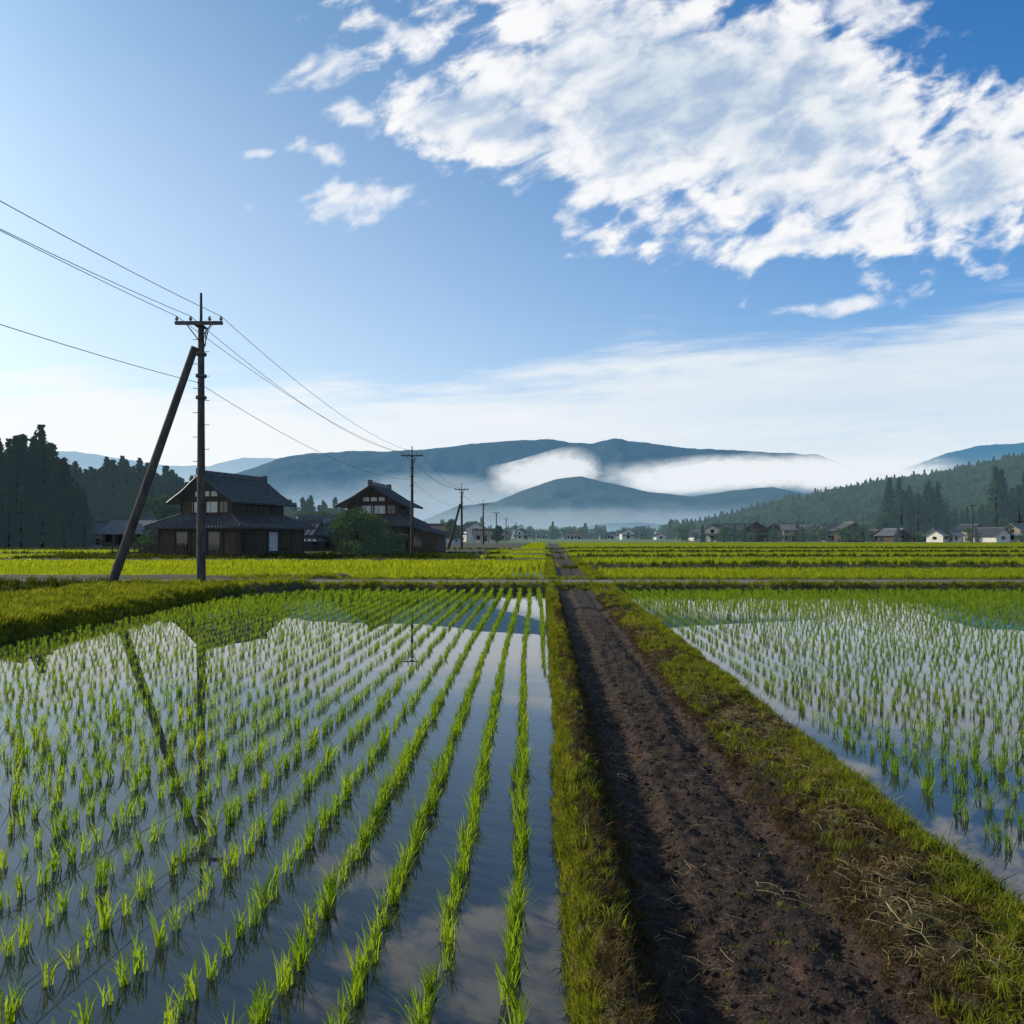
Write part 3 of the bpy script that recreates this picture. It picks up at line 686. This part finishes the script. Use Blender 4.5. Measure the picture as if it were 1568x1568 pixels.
# ---------------------------------------------------------------- utility poles
def pole(x,y,h,za,brace=None,r=.17,span=.87,zl=None,name='utility_pole',twin=False):
    z0,_,_,_=terrain(np.array([x]),np.array([y])); z0=float(z0[0])
    E=empty(name,(x,y,0)); b=B(); zs=np.linspace(z0-.3,h-1.2,7)
    for i in range(6):
        b.tube((0,0,zs[i]),(0,0,zs[i+1]),r*(1-.06*i),r*(1-.06*(i+1)),14)
    b.tube((0,0,h-1.25),(0,0,h),.055,.045,8)
    b.obj('shaft',[M_conc],E)
    b=B(); b.box(-span,span,-r-.08,-r+.02,za-.06,za+.06); b.box(-.16,.16,-r-.12,r+.1,za-.1,za-.065)
    b.tube((-.45,-r-.03,za-.05),(0,-r,za-.65),.022,.022,6); b.tube((.45,-r-.03,za-.05),(0,-r,za-.65),.022,.022,6)
    for zz in (za-1.1,za-1.9,za-2.7): b.tube((0,0,zz-.05),(0,0,zz+.05),r+.03,r+.03,12)
    i=0; zz=z0+1.8
    while zz<za-.4:
        s=1 if i%2 else -1; b.tube((s*r*.7,0,zz),(s*(r+.14),0,zz),.012,.012,5); zz+=.45;i+=1
    b.obj('crossarm',[M_metal],E); b=B()
    for xx in (-span+.06,-span*.35,span*.45,span-.06):
        b.tube((xx,-r-.03,za+.06),(xx,-r-.03,za+.13),.025,.025,8); b.tube((xx,-r-.03,za+.11),(xx,-r-.03,za+.17),.06,.06,10); b.tube((xx,-r-.03,za+.17),(xx,-r-.03,za+.25),.045,.03,10)
    b.obj('insulators',[M_porc],E)
    b=B(); b.tube((.0,-r-.04,zl-.0),(0,-r-.1,zl),.04,.04,8); b.tube((r*.9,-.1,za-.9),(r*.9+.14,-.1,za-.3),.02,.02,6)
    b.tube((r+.02,-.05,za-.8),(r+.02,-.05,za-.2),.015,.015,6); b.tube((.1,-.05,za-.5),(span*.6,-.15,za-.0),.012,.012,5)
    b.obj('brackets',[M_metal],E)
    if brace:
        dx,dz,dyb=brace; zb,_,_,_=terrain(np.array([x+dx]),np.array([y])); zb=float(zb[0])
        b=B(); b.tube((dx,dyb,zb-.3),(-.22,-.02,dz),r*1.05,r*.8,12); b.tube((-.3,-.02,dz-.18),(-.05,0,dz-.1),.09,.09,8); b.obj('brace',[M_conc],E)
poles=[(-13.6,-14.,10.9,9.75),(-11.48,27.3,11.0,9.84),(PX(631,68),68,10.35,9.45),(PX(707,108),108,9.8,8.9),(PX(740,165),165,10.3,9.3),(PX(760,225),225,10.2,9.3),(PX(775,300),300,10.2,9.3),(PX(790,390),390,10.2,9.3),(PX(800,500),500,10.2,9.3)]
for i,(x,y,h,za) in enumerate(poles):
    br=(-3.3,9.0,-.2) if i==1 else ((-2.0,6.8,0) if i==3 else None)
    pole(x,y,h,za,br,zl=za-2.2,span=.87 if i<2 else 1.0,r=.165 if i<3 else .2)
rp=[(PX(1489,185),185,10.8,9.9),(PX(1398,240),240,11.2,10.2),(PX(1345,290),290,10.8,9.9),(PX(1281,340),340,11,10),(PX(1230,400),400,11,10),(PX(1170,440),440,11,10),(PX(1620,150),150,10.8,9.9)]
for (x,y,h,za) in rp: pole(x,y,h,za,None,zl=za-2.2,r=.16)
cu=bpy.data.curves.new('power_lines','CURVE'); cu.dimensions='3D'; cu.bevel_depth=.010; cu.bevel_resolution=1
def wire(p,q,sag):
    s=cu.splines.new('POLY'); n=28; s.points.add(n)
    for i in range(n+1):
        t=i/n; s.points[i].co=(p[0]+(q[0]-p[0])*t,p[1]+(q[1]-p[1])*t,p[2]+(q[2]-p[2])*t-sag*4*t*(1-t),1)
for i in range(len(poles)-1):
    a_,b_=poles[i],poles[i+1]
    for off in (-.81,-.3,.81): wire((a_[0]+off,a_[1]-.2,a_[3]+.25),(b_[0]+off,b_[1]-.2,b_[3]+.25),[.75,1.1,1.0][int(off>-.5)+int(off>.5)]*(1 if i else .9))
    wire((a_[0],a_[1]-.27,a_[3]-2.2),(b_[0],b_[1]-.27,b_[3]-2.2),.9)
rs=sorted(rp,key=lambda p:p[1])
for i in range(len(rs)-1):
    for off in (-.8,.8): wire((rs[i][0]+off,rs[i][1],rs[i][3]+.25),(rs[i+1][0]+off,rs[i+1][1],rs[i+1][3]+.25),.9)
o=bpy.data.objects.new('power_lines',cu); cu.materials.append(M_wire); sc.collection.objects.link(o)

# ---------------------------------------------------------------- sky
w=bpy.data.worlds.new('World'); sc.world=w; w.use_nodes=True; k=N(w.node_tree)
try: w.cycles.sampling_method='NONE'
except Exception as ex: print(ex)
sky=k.n('ShaderNodeTexSky',sky_type='NISHITA'); sky.sun_disc=False; sky.sun_elevation=SUN_EL; sky.sun_rotation=SUN_AZ
sky.air_density=1.0; sky.dust_density=1.0; sky.ozone_density=2.0; sky.altitude=0
tc=k.n('ShaderNodeTexCoord'); sp=k.n('ShaderNodeSeparateXYZ'); k.l(tc.outputs['Generated'],sp.inputs[0])
ay=k.m('MAXIMUM',k.m('ABSOLUTE',sp.outputs[1]),.05)
a=k.m('DIVIDE',sp.outputs[0],ay); e=k.m('DIVIDE',k.m('MAXIMUM',sp.outputs[2],0.),ay)
def comb(x,y,z=0.):
    c=k.n('ShaderNodeCombineXYZ'); k.setin(c.inputs[0],x);k.setin(c.inputs[1],y);k.setin(c.inputs[2],z); return c.outputs[0]
def ell(px,py,sx,sy,phi):
    da=k.m('SUBTRACT',a,(px-784)/F); de=k.m('SUBTRACT',e,(822-py)/F); c,s=math.cos(math.radians(phi)),math.sin(math.radians(phi))
    u=k.m('DIVIDE',k.m('SUBTRACT',k.m('MULTIPLY',da,c),k.m('MULTIPLY',de,s)),sx/F); v=k.m('DIVIDE',k.m('ADD',k.m('MULTIPLY',da,s),k.m('MULTIPLY',de,c)),sy/F)
    return k.m('SUBTRACT',1.0,k.m('SQRT',k.m('ADD',k.m('MULTIPLY',u,u),k.m('MULTIPLY',v,v))))
ph=math.radians(24)
ru=k.m('ADD',k.m('MULTIPLY',a,math.cos(ph)),k.m('MULTIPLY',e,math.sin(ph))); rv=k.m('ADD',k.m('MULTIPLY',a,-math.sin(ph)),k.m('MULTIPLY',e,math.cos(ph)))
n1=k.noise(comb(k.m('MULTIPLY',ru,5.5),k.m('MULTIPLY',rv,10.)),1.0,4,.55,.0)
n2=k.noise(comb(k.m('MULTIPLY',ru,15.),k.m('MULTIPLY',rv,26.),3.),1.0,5,.55,.25)
puff=k.sm(n2,.33,.62)
nsub=k.m('ADD',k.m('MULTIPLY',k.m('SUBTRACT',n1,.5),1.5),k.m('MULTIPLY',k.m('SUBTRACT',n2,.5),2.1))
big=k.m('MAXIMUM',ell(1080,165,560,230,14),k.m('MULTIPLY',ell(1210,372,300,38,-3),.6))
big=k.m('MAXIMUM',big,k.m('MULTIPLY',ell(1500,260,220,140,-15),.85))
big=k.m('MAXIMUM',big,k.m('MULTIPLY',ell(760,190,210,95,10),.75))
draw=k.m('ADD',k.m('MULTIPLY',big,1.45),nsub)
dens=k.sm(draw,.04,.56)
sm_=ell(490,232,70,26,8)
for args in ((530,308,125,46,-4),(500,105,75,40,-15),(400,236,40,14,0),(640,60,100,44,20),(1290,468,100,18,-5),(1330,20,150,60,10),(545,180,60,30,25)): sm_=k.m('MAXIMUM',sm_,ell(*args))
dens2=k.m('MULTIPLY',k.sm(k.m('ADD',k.m('MULTIPLY',sm_,.9),k.m('MULTIPLY',nsub,1.05)),.10,.80),.85)
dens=k.m('MAXIMUM',dens,dens2)
st=k.noise(comb(k.m('MULTIPLY',a,2.6),k.m('MULTIPLY',k.m('SUBTRACT',e,k.m('MULTIPLY',a,.06)),22.),7.),1.0,5,.62,.3)
etop=k.m('ADD',.235,k.m('MULTIPLY',k.m('MAXIMUM',a,-.1),.13))
veil=k.m('SUBTRACT',etop,e)
veil=k.sm(k.m('ADD',veil,k.m('MULTIPLY',k.m('SUBTRACT',st,.5),.2)),-.01,.06)
veil=k.m('MULTIPLY',veil,k.m('ADD',.42,k.m('MULTIPLY',st,.8)),clamp=True)
haze=k.m('EXPONENT',k.m('MULTIPLY',e,k.m('SUBTRACT',-3.7,k.m('MULTIPLY',a,1.6))))
hcol=k.mix(k.sm(a,-.7,.7),C(9.1,9.5,9.8),C(6.6,7.9,9.0))
tint=k.mix(k.sm(a,-.5,.65),C(1.0,1.3,1.42),C(.36,1.17,1.8))
tint=k.mix(k.sm(e,.4,.85),tint,k.mix(1.0,tint,C(.72,.9,.97),'MULTIPLY'))
base=k.mix(1.0,sky.outputs[0],tint,'MULTIPLY')
c0=k.mix(k.m('MULTIPLY',haze,.85,clamp=True),base,hcol)
c1=k.mix(veil,c0,k.mix(k.sm(a,-.6,.7),C(9.6,9.7,9.8),C(7.8,8.5,9.1)))
shade=k.sm(k.m('ADD',draw,k.m('MULTIPLY',k.m('SUBTRACT',.5,n2),3.6)),.30,1.35)
ccol=k.mix(shade,C(9.8,9.8,9.9),C(6.0,7.0,8.1))
c2=k.mix(k.m('MULTIPLY',dens,k.m('ADD',.58,k.m('MULTIPLY',puff,.39))),c1,ccol)
bg=k.n('ShaderNodeBackground'); k.l(c2,bg.inputs[0]); bg.inputs[1].default_value=.1
wo=k.n('ShaderNodeOutputWorld'); k.l(bg.outputs[0],wo.inputs[0])

sd=bpy.data.lights.new('sun','SUN'); sd.energy=5.0; sd.angle=math.radians(.5); sd.color=(1,.90,.74)
so=bpy.data.objects.new('sun',sd); sc.collection.objects.link(so)
dv=Vector((math.sin(SUN_AZ)*math.cos(SUN_EL),math.cos(SUN_AZ)*math.cos(SUN_EL),math.sin(SUN_EL)))
so.rotation_euler=dv.to_track_quat('Z','Y').to_euler()

cd=bpy.data.cameras.new('camera'); co=bpy.data.objects.new('camera',cd); sc.collection.objects.link(co)
co.location=(0,0,HC); co.rotation_euler=(math.radians(90),0,0); cd.sensor_width=36; cd.lens=36*F/1568
cd.shift_y=(822-784)/1568; cd.clip_start=.05; cd.clip_end=30000
sc.camera=co
